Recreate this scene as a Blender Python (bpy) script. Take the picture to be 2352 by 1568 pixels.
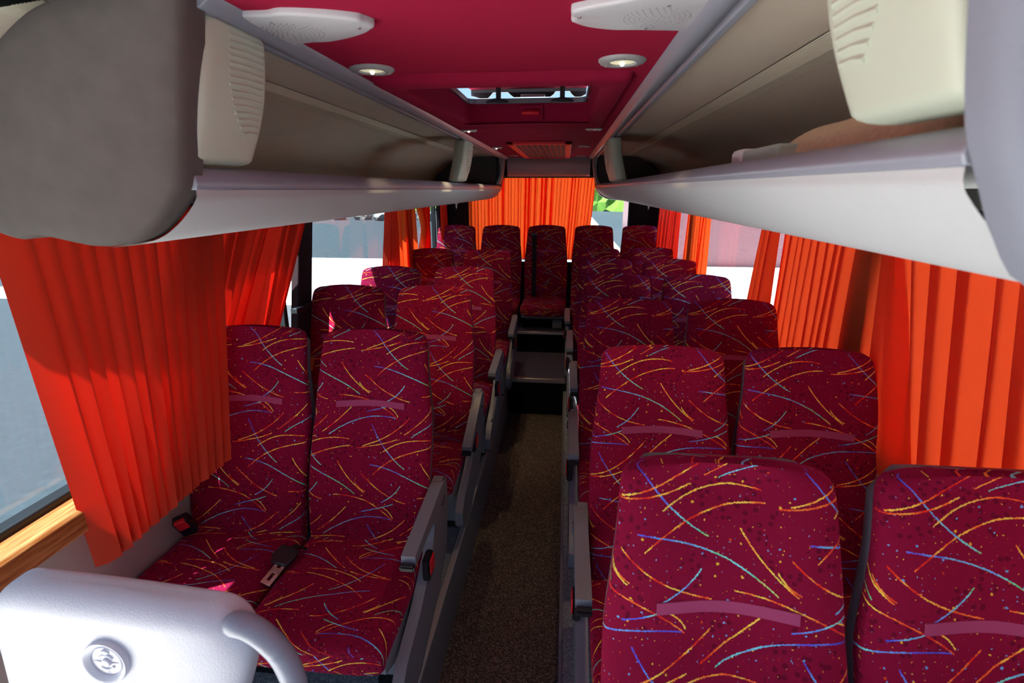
import bpy, bmesh, math, random
from mathutils import Vector, Matrix
random.seed(7)
sc = bpy.context.scene
for o in list(bpy.data.objects): bpy.data.objects.remove(o)
COL = sc.collection
PI = math.pi

# ------------------------------------------------------------ camera, world, sun, exposure
FPX = 1176.0
cam_d = bpy.data.cameras.new('camera'); cam = bpy.data.objects.new('camera', cam_d); COL.objects.link(cam)
cam_d.sensor_width = 36.0; cam_d.lens = 36.0 * FPX / 2352.0; cam_d.clip_start = 0.02
PSI, TH = math.radians(5.771), math.radians(16.574)
cam.location = (0, 0, 1.79)
cam.rotation_euler = (PI / 2 - TH, 0, PSI)
cam_d.dof.use_dof = True; cam_d.dof.focus_distance = 1.9; cam_d.dof.aperture_fstop = 5.0
sc.camera = cam
sc.view_settings.view_transform = 'Standard'; sc.view_settings.look = 'None'
sc.view_settings.gamma = 1.0; sc.view_settings.use_curve_mapping = False
sc.view_settings.exposure = 1.62
sc.cycles.use_denoising = True
sc.cycles.max_bounces = 10; sc.cycles.diffuse_bounces = 6; sc.cycles.transparent_max_bounces = 12
sc.cycles.sample_clamp_indirect = 6.0
sc.cycles.caustics_reflective = False; sc.cycles.caustics_refractive = False

w = bpy.data.worlds.new('world'); sc.world = w; w.use_nodes = True
nt = w.node_tree; nt.nodes.clear()
out = nt.nodes.new('ShaderNodeOutputWorld'); bg = nt.nodes.new('ShaderNodeBackground')
sky = nt.nodes.new('ShaderNodeTexSky'); sky.sky_type = 'HOSEK_WILKIE'; sky.turbidity = 3.0
sky.sun_direction = Vector((-0.34, -0.20, 0.92)).normalized(); sky.ground_albedo = 0.4
bg.inputs['Strength'].default_value = 1.6
nt.links.new(sky.outputs[0], bg.inputs[0]); nt.links.new(bg.outputs[0], out.inputs[0])

sun_d = bpy.data.lights.new('sun', 'SUN'); sun_d.energy = 11.0; sun_d.angle = math.radians(0.6); sun_d.color = (1, 0.95, 0.88)
sun = bpy.data.objects.new('sun', sun_d); COL.objects.link(sun)
SUN = Vector((0.335, 0.20, -0.92)).normalized()          # direction the light travels
sun.rotation_euler = SUN.to_track_quat('-Z', 'Y').to_euler()

def portal(name, loc, rot, sx, sy):
    d = bpy.data.lights.new(name, 'AREA'); d.shape = 'RECTANGLE'; d.size = sx; d.size_y = sy
    d.cycles.is_portal = True
    o = bpy.data.objects.new(name, d); COL.objects.link(o); o.location = loc; o.rotation_euler = rot
portal('windshield_portal', (-0.17, -1.32, 1.35), (-PI / 2, 0, 0), 2.2, 1.6)
portal('front_door_portal', (-1.40, -0.25, 0.85), (0, -PI / 2, 0), 2.1, 1.5)
portal('driver_window_portal', (1.08, -0.45, 1.35), (0, PI / 2, 0), 0.9, 1.3)

# ------------------------------------------------------------ materials
def lin(h):
    r = []
    for i in (0, 2, 4):
        c = int(h[i:i + 2], 16) / 255
        r.append(c / 12.92 if c <= 0.04045 else ((c + 0.055) / 1.055) ** 2.4)
    return (*r, 1)
def base(name):
    m = bpy.data.materials.new(name); m.use_nodes = True
    t = m.node_tree; b = t.nodes['Principled BSDF']
    return m, t, b
def N(t, kind, **kw):
    n = t.nodes.new(kind)
    for k, v in kw.items():
        if k.startswith('i_'): n.inputs[int(k[2:])].default_value = v
        else: setattr(n, k, v)
    return n
def plain(name, col, rough=0.5, metal=0.0, spec=0.5, noise=0.0, nscale=200.0, bump=0.0, bscale=300.0, bdist=0.001):
    m, t, b = base(name); L = t.links.new
    c = lin(col) if isinstance(col, str) else (*col, 1)
    b.inputs['Base Color'].default_value = c
    b.inputs['Roughness'].default_value = rough; b.inputs['Metallic'].default_value = metal
    b.inputs['Specular IOR Level'].default_value = spec
    tc = N(t, 'ShaderNodeTexCoord')
    nz = N(t, 'ShaderNodeTexNoise'); nz.inputs['Scale'].default_value = nscale; nz.inputs['Detail'].default_value = 3
    L(tc.outputs['Object'], nz.inputs['Vector'])
    mx = N(t, 'ShaderNodeMix', data_type='RGBA')
    mx.inputs[6].default_value = tuple(x * (1 - noise) for x in c[:3]) + (1,)
    mx.inputs[7].default_value = tuple(min(1, x * (1 + noise)) for x in c[:3]) + (1,)
    L(nz.outputs['Fac'], mx.inputs[0]); L(mx.outputs[2], b.inputs['Base Color'])
    if bump > 0:
        n2 = N(t, 'ShaderNodeTexNoise'); n2.inputs['Scale'].default_value = bscale; n2.inputs['Detail'].default_value = 2
        L(tc.outputs['Object'], n2.inputs['Vector'])
        bp = N(t, 'ShaderNodeBump'); bp.inputs['Strength'].default_value = bump; bp.inputs['Distance'].default_value = bdist
        L(n2.outputs['Fac'], bp.inputs['Height']); L(bp.outputs[0], b.inputs['Normal'])
    return m

# --- seat fabric: a 30 x 34 cm repeat of coloured arcs, small dots and dark blotches on crimson plush
TW, TH_ = 0.297, 0.34
def uvp(x, y): return ((x - 400) / 675 * TW, -(y - 820) / 860 * TH_)
# start, mid, end (in a flat reading of the cloth), colour position at start and end on the ramp
ARCS = [((400, 820), (700, 890), (965, 1070), .80, .42), ((815, 780), (915, 935), (1040, 1060), .12, .20),
        ((335, 895), (500, 1035), (710, 1115), .02, .12), ((665, 970), (600, 1060), (510, 1130), .52, .72),
        ((800, 1070), (1040, 1125), (1280, 1280), .10, .05), ((430, 900), (620, 740), (910, 660), .04, .20),
        ((510, 1170), (570, 1205), (610, 1262), .15, .22), ((1020, 1232), (1150, 1190), (1283, 1133), .86, .45),
        ((900, 1185), (830, 1265), (670, 1410), .20, .04), ((390, 1345), (520, 1540), (690, 1685), .90, .48),
        ((730, 1425), (900, 1315), (1270, 1275), .50, .88), ((710, 1260), (560, 1410), (330, 1525), .02, .16),
        ((500, 1568), (680, 1465), (895, 1467), .22, .06), ((285, 960), (320, 1010), (375, 1050), .10, .14),
        ((960, 1540), (1130, 1510), (1290, 1450), .03, .16)]
def fabric(name, basec, darkc, lightc, seedoff=(-.053, .046)):
    m, t, b = base(name); L = t.links.new
    uv = N(t, 'ShaderNodeUVMap', uv_map='uv')
    oi = N(t, 'ShaderNodeObjectInfo')
    off = N(t, 'ShaderNodeVectorMath', operation='MULTIPLY'); off.inputs[1].default_value = (2.649, 0, 0)
    L(oi.outputs['Location'], off.inputs[0])
    p0 = N(t, 'ShaderNodeVectorMath', operation='ADD'); L(uv.outputs[0], p0.inputs[0]); L(off.outputs[0], p0.inputs[1])
    jn = N(t, 'ShaderNodeTexNoise'); jn.inputs['Scale'].default_value = 420; jn.inputs['Detail'].default_value = 0
    L(uv.outputs[0], jn.inputs['Vector'])
    js = N(t, 'ShaderNodeVectorMath', operation='MULTIPLY_ADD')
    js.inputs[1].default_value = (.0032, .0032, 0); js.inputs[2].default_value = (seedoff[0] - .0016, seedoff[1] - .0016, 0)
    L(jn.outputs['Color'], js.inputs[0])
    p = N(t, 'ShaderNodeVectorMath', operation='ADD'); L(p0.outputs[0], p.inputs[0]); L(js.outputs[0], p.inputs[1])
    M = None; T = None
    for (s, mi, e, t0, t1) in ARCS:
        s, mi, e = uvp(*s), uvp(*mi), uvp(*e)
        cx, cy = (s[0] + e[0]) / 2, (s[1] + e[1]) / 2
        dx, dy = e[0] - s[0], e[1] - s[1]; l = math.hypot(dx, dy); ux, uy = dx / l, dy / l
        c = -(mi[0] - cx) * uy + (mi[1] - cy) * ux; Lh = l / 2
        cx += TW * 50; cy += TH_ * 50
        sub = N(t, 'ShaderNodeVectorMath', operation='SUBTRACT'); sub.inputs[1].default_value = (cx, cy, 0); L(p.outputs[0], sub.inputs[0])
        wr = N(t, 'ShaderNodeVectorMath', operation='WRAP'); wr.inputs[1].default_value = (TW / 2, TH_ / 2, 1); wr.inputs[2].default_value = (-TW / 2, -TH_ / 2, -1)
        L(sub.outputs[0], wr.inputs[0])
        dX = N(t, 'ShaderNodeVectorMath', operation='DOT_PRODUCT'); dX.inputs[1].default_value = (ux / Lh, uy / Lh, 0); L(wr.outputs[0], dX.inputs[0])
        dY = N(t, 'ShaderNodeVectorMath', operation='DOT_PRODUCT'); dY.inputs[1].default_value = (-uy, ux, 0); L(wr.outputs[0], dY.inputs[0])
        x2 = N(t, 'ShaderNodeMath', operation='MULTIPLY'); L(dX.outputs['Value'], x2.inputs[0]); L(dX.outputs['Value'], x2.inputs[1])
        yy = N(t, 'ShaderNodeMath', operation='MULTIPLY_ADD'); yy.inputs[1].default_value = c; L(x2.outputs[0], yy.inputs[0]); L(dY.outputs['Value'], yy.inputs[2])
        inY = N(t, 'ShaderNodeMath', operation='COMPARE'); inY.inputs[1].default_value = c; inY.inputs[2].default_value = .00135; L(yy.outputs[0], inY.inputs[0])
        inX = N(t, 'ShaderNodeMath', operation='LESS_THAN'); inX.inputs[1].default_value = 1.0; L(x2.outputs[0], inX.inputs[0])
        mk = N(t, 'ShaderNodeMath', operation='MULTIPLY'); L(inY.outputs[0], mk.inputs[0]); L(inX.outputs[0], mk.inputs[1])
        ti = N(t, 'ShaderNodeMath', operation='MULTIPLY_ADD'); ti.inputs[1].default_value = (t1 - t0) / 2; ti.inputs[2].default_value = (t0 + t1) / 2
        L(dX.outputs['Value'], ti.inputs[0])
        if M is None: M, T = mk, ti
        else:
            mm = N(t, 'ShaderNodeMath', operation='MAXIMUM'); L(M.outputs[0], mm.inputs[0]); L(mk.outputs[0], mm.inputs[1])
            tm = N(t, 'ShaderNodeMix', data_type='FLOAT'); L(mk.outputs[0], tm.inputs[0]); L(T.outputs[0], tm.inputs[2]); L(ti.outputs[0], tm.inputs[3])
            M, T = mm, tm
    hn = N(t, 'ShaderNodeTexNoise'); hn.inputs['Scale'].default_value = 34; hn.inputs['Detail'].default_value = 0; L(p0.outputs[0], hn.inputs['Vector'])
    hm = N(t, 'ShaderNodeMath', operation='MULTIPLY_ADD'); hm.inputs[1].default_value = .44; hm.inputs[2].default_value = -.22; L(hn.outputs['Fac'], hm.inputs[0])
    ha = N(t, 'ShaderNodeMath', operation='ADD', use_clamp=True); L(T.outputs[0], ha.inputs[0]); L(hm.outputs[0], ha.inputs[1]); T = ha
    cr = N(t, 'ShaderNodeValToRGB'); L(T.outputs[0], cr.inputs[0])
    el = cr.color_ramp.elements
    el[0].position = 0; el[0].color = lin('E8301C'); el[1].position = 1; el[1].color = lin('3C50C8')
    for ps, cc in ((.08, 'FF7A30'), (.16, 'FFD850'), (.30, 'ECD860'), (.44, '60D890'), (.58, '7AE8F0'), (.72, '60A4F4'), (.84, '5560E8')):
        q = el.new(ps); q.color = lin(cc)
    # ground cloth with dark blotches
    nz = N(t, 'ShaderNodeTexNoise'); nz.inputs['Scale'].default_value = 900; nz.inputs['Detail'].default_value = 2; L(uv.outputs[0], nz.inputs['Vector'])
    g = N(t, 'ShaderNodeMix', data_type='RGBA'); g.inputs[6].default_value = lin(darkc); g.inputs[7].default_value = lin(lightc); L(nz.outputs['Fac'], g.inputs[0])
    vb = N(t, 'ShaderNodeTexVoronoi', voronoi_dimensions='2D'); vb.inputs['Scale'].default_value = 52; L(p0.outputs[0], vb.inputs['Vector'])
    vm = N(t, 'ShaderNodeMath', operation='LESS_THAN'); vm.inputs[1].default_value = .23; L(vb.outputs['Distance'], vm.inputs[0])
    nb = N(t, 'ShaderNodeTexNoise'); nb.inputs['Scale'].default_value = 9; L(p0.outputs[0], nb.inputs['Vector'])
    nbm = N(t, 'ShaderNodeMath', operation='GREATER_THAN'); nbm.inputs[1].default_value = .52; L(nb.outputs['Fac'], nbm.inputs[0])
    bm_ = N(t, 'ShaderNodeMath', operation='MULTIPLY'); L(vm.outputs[0], bm_.inputs[0]); L(nbm.outputs[0], bm_.inputs[1])
    bs = N(t, 'ShaderNodeMath', operation='MULTIPLY'); bs.inputs[1].default_value = .55; L(bm_.outputs[0], bs.inputs[0])
    g2 = N(t, 'ShaderNodeMix', data_type='RGBA'); g2.inputs[7].default_value = lin('40051C'); L(bs.outputs[0], g2.inputs[0]); L(g.outputs[2], g2.inputs[6])
    last = g2
    for scale, rad, gate in ((46, .075, .70), (100, .075, .66)):
        vd = N(t, 'ShaderNodeTexVoronoi', voronoi_dimensions='2D'); vd.inputs['Scale'].default_value = scale; L(p.outputs[0], vd.inputs['Vector'])
        sp = N(t, 'ShaderNodeSeparateColor'); L(vd.outputs['Color'], sp.inputs[0])
        rr = N(t, 'ShaderNodeMath', operation='MULTIPLY'); rr.inputs[1].default_value = rad * 1.6; L(sp.outputs[1], rr.inputs[0])
        dm = N(t, 'ShaderNodeMath', operation='LESS_THAN'); L(vd.outputs['Distance'], dm.inputs[0]); L(rr.outputs[0], dm.inputs[1])
        gt = N(t, 'ShaderNodeMath', operation='GREATER_THAN'); gt.inputs[1].default_value = gate; L(sp.outputs[0], gt.inputs[0])
        mm = N(t, 'ShaderNodeMath', operation='MULTIPLY'); L(dm.outputs[0], mm.inputs[0]); L(gt.outputs[0], mm.inputs[1])
        dr = N(t, 'ShaderNodeValToRGB'); dr.color_ramp.interpolation = 'CONSTANT'; L(sp.outputs[2], dr.inputs[0])
        de = dr.color_ramp.elements; de[0].color = lin('E8B838'); de[1].position = .8; de[1].color = lin('D04020')
        q = de.new(.45); q.color = lin('6AA8E0')
        mx = N(t, 'ShaderNodeMix', data_type='RGBA'); L(mm.outputs[0], mx.inputs[0]); L(last.outputs[2], mx.inputs[6]); L(dr.outputs[0], mx.inputs[7])
        last = mx
    fin = N(t, 'ShaderNodeMix', data_type='RGBA'); L(M.outputs[0], fin.inputs[0]); L(last.outputs[2], fin.inputs[6]); L(cr.outputs[0], fin.inputs[7])
    L(fin.outputs[2], b.inputs['Base Color'])
    b.inputs['Roughness'].default_value = .95; b.inputs['Specular IOR Level'].default_value = .12
    b.inputs['Sheen Weight'].default_value = .30; b.inputs['Sheen Roughness'].default_value = .45; b.inputs['Sheen Tint'].default_value = lin('D02A70')
    wv = N(t, 'ShaderNodeTexWave'); wv.inputs['Scale'].default_value = 130; wv.inputs['Distortion'].default_value = 3; wv.inputs['Detail'].default_value = 1
    L(uv.outputs[0], wv.inputs['Vector'])
    bp = N(t, 'ShaderNodeBump'); bp.inputs['Strength'].default_value = .35; bp.inputs['Distance'].default_value = .0008
    L(wv.outputs['Fac'], bp.inputs['Height']); L(bp.outputs[0], b.inputs['Normal'])
    return m

def curtain_mat(name, col, trans, tmix=.5, rough=.7):
    m, t, b = base(name); L = t.links.new
    o = t.nodes['Material Output']
    b.inputs['Base Color'].default_value = lin(col); b.inputs['Roughness'].default_value = rough
    b.inputs['Specular IOR Level'].default_value = .25
    b.inputs['Sheen Weight'].default_value = .15
    tc = N(t, 'ShaderNodeTexCoord')
    nz = N(t, 'ShaderNodeTexNoise'); nz.inputs['Scale'].default_value = 600; L(tc.outputs['Object'], nz.inputs['Vector'])
    bp = N(t, 'ShaderNodeBump'); bp.inputs['Strength'].default_value = .15; bp.inputs['Distance'].default_value = .0006
    L(nz.outputs['Fac'], bp.inputs['Height']); L(bp.outputs[0], b.inputs['Normal'])
    tr = N(t, 'ShaderNodeBsdfTranslucent'); tr.inputs[0].default_value = (*trans, 1)
    mx = N(t, 'ShaderNodeMixShader'); mx.inputs[0].default_value = tmix
    L(b.outputs[0], mx.inputs[1]); L(tr.outputs[0], mx.inputs[2]); L(mx.outputs[0], o.inputs[0])
    return m
def glass_mat(name, tint, gloss=.06):
    m, t, b = base(name); L = t.links.new; o = t.nodes['Material Output']
    tr = N(t, 'ShaderNodeBsdfTransparent'); tr.inputs[0].default_value = (*tint, 1)
    gl = N(t, 'ShaderNodeBsdfGlossy'); gl.inputs['Roughness'].default_value = .02
    lw = N(t, 'ShaderNodeLayerWeight'); lw.inputs[0].default_value = .25
    ml = N(t, 'ShaderNodeMath', operation='MULTIPLY_ADD'); ml.inputs[1].default_value = .4; ml.inputs[2].default_value = gloss * .4
    L(lw.outputs['Facing'], ml.inputs[0])
    mx = N(t, 'ShaderNodeMixShader'); L(ml.outputs[0], mx.inputs[0]); L(tr.outputs[0], mx.inputs[1]); L(gl.outputs[0], mx.inputs[2]); L(mx.outputs[0], o.inputs[0])
    return m
def emit(name, col, s):
    m, t, b = base(name); b.inputs['Base Color'].default_value = (*col, 1)
    b.inputs['Emission Color'].default_value = (*col, 1); b.inputs['Emission Strength'].default_value = s
    return m
def speckle(name, c1, c2, scale=260, rough=.85):
    m, t, b = base(name); L = t.links.new
    tc = N(t, 'ShaderNodeTexCoord'); v = N(t, 'ShaderNodeTexVoronoi'); v.inputs['Scale'].default_value = scale; L(tc.outputs['Object'], v.inputs['Vector'])
    sp = N(t, 'ShaderNodeSeparateColor'); L(v.outputs['Color'], sp.inputs[0])
    cr = N(t, 'ShaderNodeValToRGB'); L(sp.outputs[0], cr.inputs[0]); e = cr.color_ramp.elements
    e[0].position = .55; e[0].color = lin(c1); e[1].position = .95; e[1].color = lin(c2)
    L(cr.outputs[0], b.inputs['Base Color']); b.inputs['Roughness'].default_value = rough
    return m
def wood(name, c1, c2):
    m, t, b = base(name); L = t.links.new
    tc = N(t, 'ShaderNodeTexCoord'); mp = N(t, 'ShaderNodeMapping'); mp.inputs['Scale'].default_value = (40, 3, 40); L(tc.outputs['Object'], mp.inputs[0])
    nz = N(t, 'ShaderNodeTexNoise'); nz.inputs['Scale'].default_value = 3; nz.inputs['Detail'].default_value = 5; L(mp.outputs[0], nz.inputs['Vector'])
    cr = N(t, 'ShaderNodeValToRGB'); L(nz.outputs['Fac'], cr.inputs[0]); e = cr.color_ramp.elements
    e[0].position = .35; e[0].color = lin(c1); e[1].position = .65; e[1].color = lin(c2)
    L(cr.outputs[0], b.inputs['Base Color']); b.inputs['Roughness'].default_value = .4
    return m

FAB = fabric('seat_plush', '780A32', '660827', '98103E')
CRIM = plain('crimson_headliner', 'A01C3E', .95, spec=.1, noise=.18, nscale=700, bump=.3, bscale=900)
CRIM_D = plain('crimson_hatch_cloth', '94183A', .95, spec=.1, noise=.15, nscale=600)
GREYP = plain('grey_plastic', '757C8A', .42, noise=.04, bump=.15, bscale=500, bdist=.0004)
GREYL = plain('light_grey_plastic', 'A4A6A8', .45, noise=.03)
GREYD = plain('dark_grey_plastic', '54545E', .45, noise=.04)
RAIL = plain('rack_rail_grey', '8E94A2', .33, noise=.02)
SUEDE = plain('grey_suede', '5C5654', .95, spec=.1, noise=.16, nscale=26, bump=.25, bscale=700)
VINYL = plain('rack_underside_felt', 'BCC2C6', .85, spec=.2, noise=.05, nscale=400, bump=.15, bscale=500)
RACKB = plain('rack_lining', 'D2C8BA', .40, spec=.45, noise=.04, nscale=8)
RIBS = plain('ribbed_strip', 'D6D2C0', .3, noise=.02)
IVORY = plain('ivory_plastic', 'B8C2B2', .5, noise=.02)
DARKG = plain('charcoal_felt', '3A3A3C', .9, noise=.1)
BLACK = plain('black_rubber', '141418', .5, noise=.1)
BLKPL = plain('black_plastic', '1C1C22', .3, noise=.05)
CARPET = plain('pillar_carpet', '32292E', .98, spec=.1, noise=.35, nscale=300, bump=.4, bscale=500)
RED = plain('red_button', 'D02030', .35)
REDH = plain('red_handle', 'E02030', .4)
METAL = plain('brushed_metal', 'C8C8CC', .28, metal=1.0)
ALU = plain('aluminium_edge', 'B8B4B8', .35, metal=.85)
CREAM = plain('wall_lining', 'B8AEA6', .7, noise=.08, nscale=900)
AISLE = speckle('aisle_floor_speckle', '3A3430', '8A7C70')
PLATF = speckle('platform_floor_speckle', '70808C', 'A8B4BC')
REARF = plain('blue_grey_carpet', '4E5068', .95, noise=.25, nscale=500)
RISER = plain('black_riser_carpet', '101014', .98, spec=.1, noise=.2)
WOODM = wood('window_ledge_wood', '9A5426', 'C88850')
VELCRO = plain('velcro', 'A03C68', .95, noise=.2, nscale=900, bump=.5, bscale=1200)
PANELG = plain('grey_moulded_shell', 'C6CAD4', .48, noise=.03, bump=.6, bscale=420, bdist=.0009)
HANDLE = plain('handle_vinyl', '8C93A2', .38, noise=.04, bump=.5, bscale=500, bdist=.0008)
CURT = curtain_mat('orange_curtain', 'C84226', (.98, .018, .007), .48)
CURTR = curtain_mat('orange_curtain_sheer', 'F0502C', (1.0, .10, .016), .80)
CURTS = curtain_mat('orange_curtain_lit_copy', 'EE5A30', (.9, .06, .013), .55)  # lighter copy of the curtain cloth; right-side light put into the colour
GLASS = glass_mat('window_glass', (.72, .82, .86))
SKYGL = glass_mat('hatch_glass', (.25, .25, .27))
SPKW = plain('speaker_grey', 'C4C6CC', .4, noise=.02)
SPKH = plain('speaker_hole', '8A8480', .8)
LAMPG = emit('lamp_glass', (.95, .92, .62), .13)
LAMPO = plain('lamp_glass_off', '9A9AA0', .25)
BULB = emit('lamp_bulb', (1, .95, .8), 1.5)
KRAFT = plain('kraft_paper', 'E2C6A2', .9, noise=.2, nscale=120, bump=.4, bscale=200, bdist=.002)
PAPERG = plain('pale_green_paper', 'B4C4B8', .6, noise=.06, nscale=40)
PAPERW = plain('white_wrap', 'E8E6E8', .5, noise=.04, nscale=30)
BELT = plain('black_webbing', '16161A', .8, noise=.2, nscale=500)

# ------------------------------------------------------------ mesh helpers
def link(name, me, mat, parent=None, loc=None, smooth=True):
    o = bpy.data.objects.new(name, me); COL.objects.link(o)
    if mat is not None and not me.materials:
        for q in (mat if isinstance(mat, (list, tuple)) else [mat]): me.materials.append(q)
    if smooth:
        for p in me.polygons: p.use_smooth = True
    if parent is not None: o.parent = parent
    if loc is not None: o.location = loc
    return o
def finish(bm, name, mat, parent=None, loc=None, smooth=True, bevel=0, seg=2, angle=40):
    bmesh.ops.recalc_face_normals(bm, faces=bm.faces)
    me = bpy.data.meshes.new(name); bm.to_mesh(me); bm.free()
    o = link(name, me, mat, parent, loc, smooth)
    if bevel > 0:
        md = o.modifiers.new('bevel', 'BEVEL'); md.width = bevel; md.segments = seg; md.limit_method = 'ANGLE'; md.angle_limit = math.radians(35)
        md.harden_normals = False
    if smooth and bevel > 0:
        try: me.set_sharp_from_angle(angle=math.radians(angle))
        except Exception: pass
    elif smooth:
        try: me.set_sharp_from_angle(angle=math.radians(angle))
        except Exception: pass
    return o
def box(bm, x0, x1, y0, y1, z0, z1):
    v = [bm.verts.new(p) for p in ((x0, y0, z0), (x1, y0, z0), (x1, y1, z0), (x0, y1, z0), (x0, y0, z1), (x1, y0, z1), (x1, y1, z1), (x0, y1, z1))]
    for f in ((0, 3, 2, 1), (4, 5, 6, 7), (0, 1, 5, 4), (1, 2, 6, 5), (2, 3, 7, 6), (3, 0, 4, 7)): bm.faces.new([v[i] for i in f])
    return v
def boxobj(name, ex, mat, parent=None, bevel=.003, loc=None):
    bm = bmesh.new(); box(bm, *ex); return finish(bm, name, mat, parent, loc, bevel=bevel)
def prism(bm, pts, ax, a, b):
    """polygon pts in the two other axes, extruded along ax from a to b"""
    def P(p, t):
        q = list(p); q.insert(ax, t); return q
    A = [bm.verts.new(P(p, a)) for p in pts]; B = [bm.verts.new(P(p, b)) for p in pts]
    n = len(pts); bm.faces.new(A); bm.faces.new(B[::-1])
    for i in range(n): bm.faces.new((A[i], A[(i + 1) % n], B[(i + 1) % n], B[i]))
def prismobj(name, pts, ax, a, b, mat, parent=None, bevel=.003, loc=None, seg=2):
    bm = bmesh.new(); prism(bm, pts, ax, a, b); return finish(bm, name, mat, parent, loc, bevel=bevel, seg=seg)
def strip(bm, path, ax, a, b, n=1):
    """open sheet: 2D path extruded along ax"""
    rows = []
    for i in range(n + 1):
        t = a + (b - a) * i / n; r = []
        for p in path:
            q = list(p); q.insert(ax, t); r.append(bm.verts.new(q))
        rows.append(r)
    for i in range(n):
        for j in range(len(path) - 1): bm.faces.new((rows[i][j], rows[i][j + 1], rows[i + 1][j + 1], rows[i + 1][j]))
def rings_mesh(bm, rings, cap0=True, cap1=True, uvl=None, vs=None):
    R = [[bm.verts.new(p) for p in r] for r in rings]; n = len(rings[0])
    arcs = []
    for r in rings:
        h = n // 4 * 3; s = [0.0]
        for i in range(n): s.append(s[-1] + (Vector(r[(i + 1) % n]) - Vector(r[i])).length)
        c0 = s[h % n]; arcs.append([q - c0 for q in s])
    for i in range(len(R) - 1):
        for j in range(n):
            k = (j + 1) % n
            f = bm.faces.new((R[i][j], R[i][k], R[i + 1][k], R[i + 1][j]))
            if uvl is not None:
                cs = ((i, j), (i, j + 1), (i + 1, j + 1), (i + 1, j))
                for lp, (a, q) in zip(f.loops, cs): lp[uvl].uv = (arcs[a][q], vs[a])
    for ok, idx in ((cap0, 0), (cap1, -1)):
        if ok:
            f = bm.faces.new(R[idx])
            if uvl is not None:
                zz_ = max(l.vert.co.z for l in f.loops)
                for lp in f.loops: lp[uvl].uv = (lp.vert.co.x, vs[idx] + lp.vert.co.z - zz_)
def tube(bm, path, rad, n=10, squash=1.0):
    path = [Vector(p) for p in path]; rings = []
    for i, p in enumerate(path):
        d = (path[min(i + 1, len(path) - 1)] - path[max(i - 1, 0)]).normalized()
        up = Vector((0, 0, 1)) if abs(d.z) < .9 else Vector((1, 0, 0))
        a = d.cross(up).normalized(); b = a.cross(d).normalized()
        r = rad[i] if isinstance(rad, (list, tuple)) else rad
        rings.append([p + a * r * math.cos(2 * PI * k / n) + b * r * squash * math.sin(2 * PI * k / n) for k in range(n)])
    rings_mesh(bm, rings)
def cyl(bm, c, r, h, n=24, ax=2, r2=None):
    rings = []
    for t, rr in ((0, r), (h, r if r2 is None else r2)):
        ring = []
        for k in range(n):
            q = [rr * math.cos(2 * PI * k / n), rr * math.sin(2 * PI * k / n)]; q.insert(ax, t)
            ring.append((c[0] + q[0], c[1] + q[1], c[2] + q[2]))
        rings.append(ring)
    rings_mesh(bm, rings)
def smoothpath(pts, k=6):
    out = []
    P = [Vector(p) for p in pts]; P = [P[0] * 2 - P[1]] + P + [P[-1] * 2 - P[-2]]
    for i in range(1, len(P) - 2):
        for j in range(k):
            t = j / k; a, b, c, d = P[i - 1], P[i], P[i + 1], P[i + 2]
            out.append(.5 * ((2 * b) + (c - a) * t + (2 * a - 5 * b + 4 * c - d) * t * t + (3 * b - a - 3 * c + d) * t ** 3))
    out.append(P[-2]); return out
def tag(o, label, cat, group=None):
    o['label'] = label; o['category'] = cat
    if group: o['group'] = group
    return o
def empty(name, loc, label=None, cat=None, group=None):
    o = bpy.data.objects.new(name, None); COL.objects.link(o); o.location = loc; o.empty_display_size = .05
    if label: tag(o, label, cat, group)
    return o
def struct(o): o['kind'] = 'structure'; return o
def kids(o): return [c for c in bpy.data.objects if c.parent == o]
def copy_tree(root, loc, label, group=None):
    def cp(o, par):
        c = o.copy(); COL.objects.link(c); c.parent = par
        for k in ch[o.name]: cp(k, c)
        return c
    ch = {}
    for o in bpy.data.objects: ch.setdefault(o.name, [])
    for o in bpy.data.objects:
        if o.parent: ch[o.parent.name].append(o)
    r = cp(root, None); r.location = loc; r['label'] = label
    if group: r['group'] = group
    return r

XL, XR = -1.32, 0.99      # side walls of the bus
YR = 5.62                 # rear wall
ZP = .21                  # platform under the seats
ZC = 2.09                 # headliner
CL, CR = -.575, .215      # headliner edges

# ------------------------------------------------------------ structure
struct(boxobj('floor', (-.46, .06, -1.5, 3.92, -.06, 0), AISLE, bevel=0))
bm = bmesh.new(); box(bm, XL, -.44, .45, YR, -.06, ZP); struct(finish(bm, 'floor_left', PLATF, bevel=0))
bm = bmesh.new(); box(bm, .03, XR, -1.0, YR, -.06, ZP); struct(finish(bm, 'floor_right', PLATF, bevel=0))
struct(boxobj('floor_front', (XL, -.46, -1.5, .45, -.36, -.30), plain('front_step_floor', 'D2D6DA', .7, noise=.1), bevel=0))
bm = bmesh.new(); box(bm, -.47, .06, 3.92, YR, -.05, .31); struct(finish(bm, 'floor_rear', [REARF], bevel=0))
struct(boxobj('trim_1', (-.462, .04, 3.905, 3.94, .275, .313), ALU, bevel=.004))
struct(boxobj('trim_2', (-.462, .04, 3.905, 3.918, 0, .274), RISER, bevel=0))
# platform edges along the aisle: grey skirting with a bright top rail
bm = bmesh.new(); prism(bm, [(-.452, 0), (-.425, 0), (-.430, .13), (-.436, ZP + .004), (-.456, ZP + .004)], 1, .45, 3.90)
struct(finish(bm, 'baseboard_left', GREYP, bevel=.002))
struct(boxobj('trim_3', (-.462, -.436, .45, 3.90, ZP + .004, ZP + .016), GREYL, bevel=.003))
struct(boxobj('baseboard_right', (.022, .034, -1.0, 3.90, 0, ZP + .004), GREYP, bevel=.002))
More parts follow.
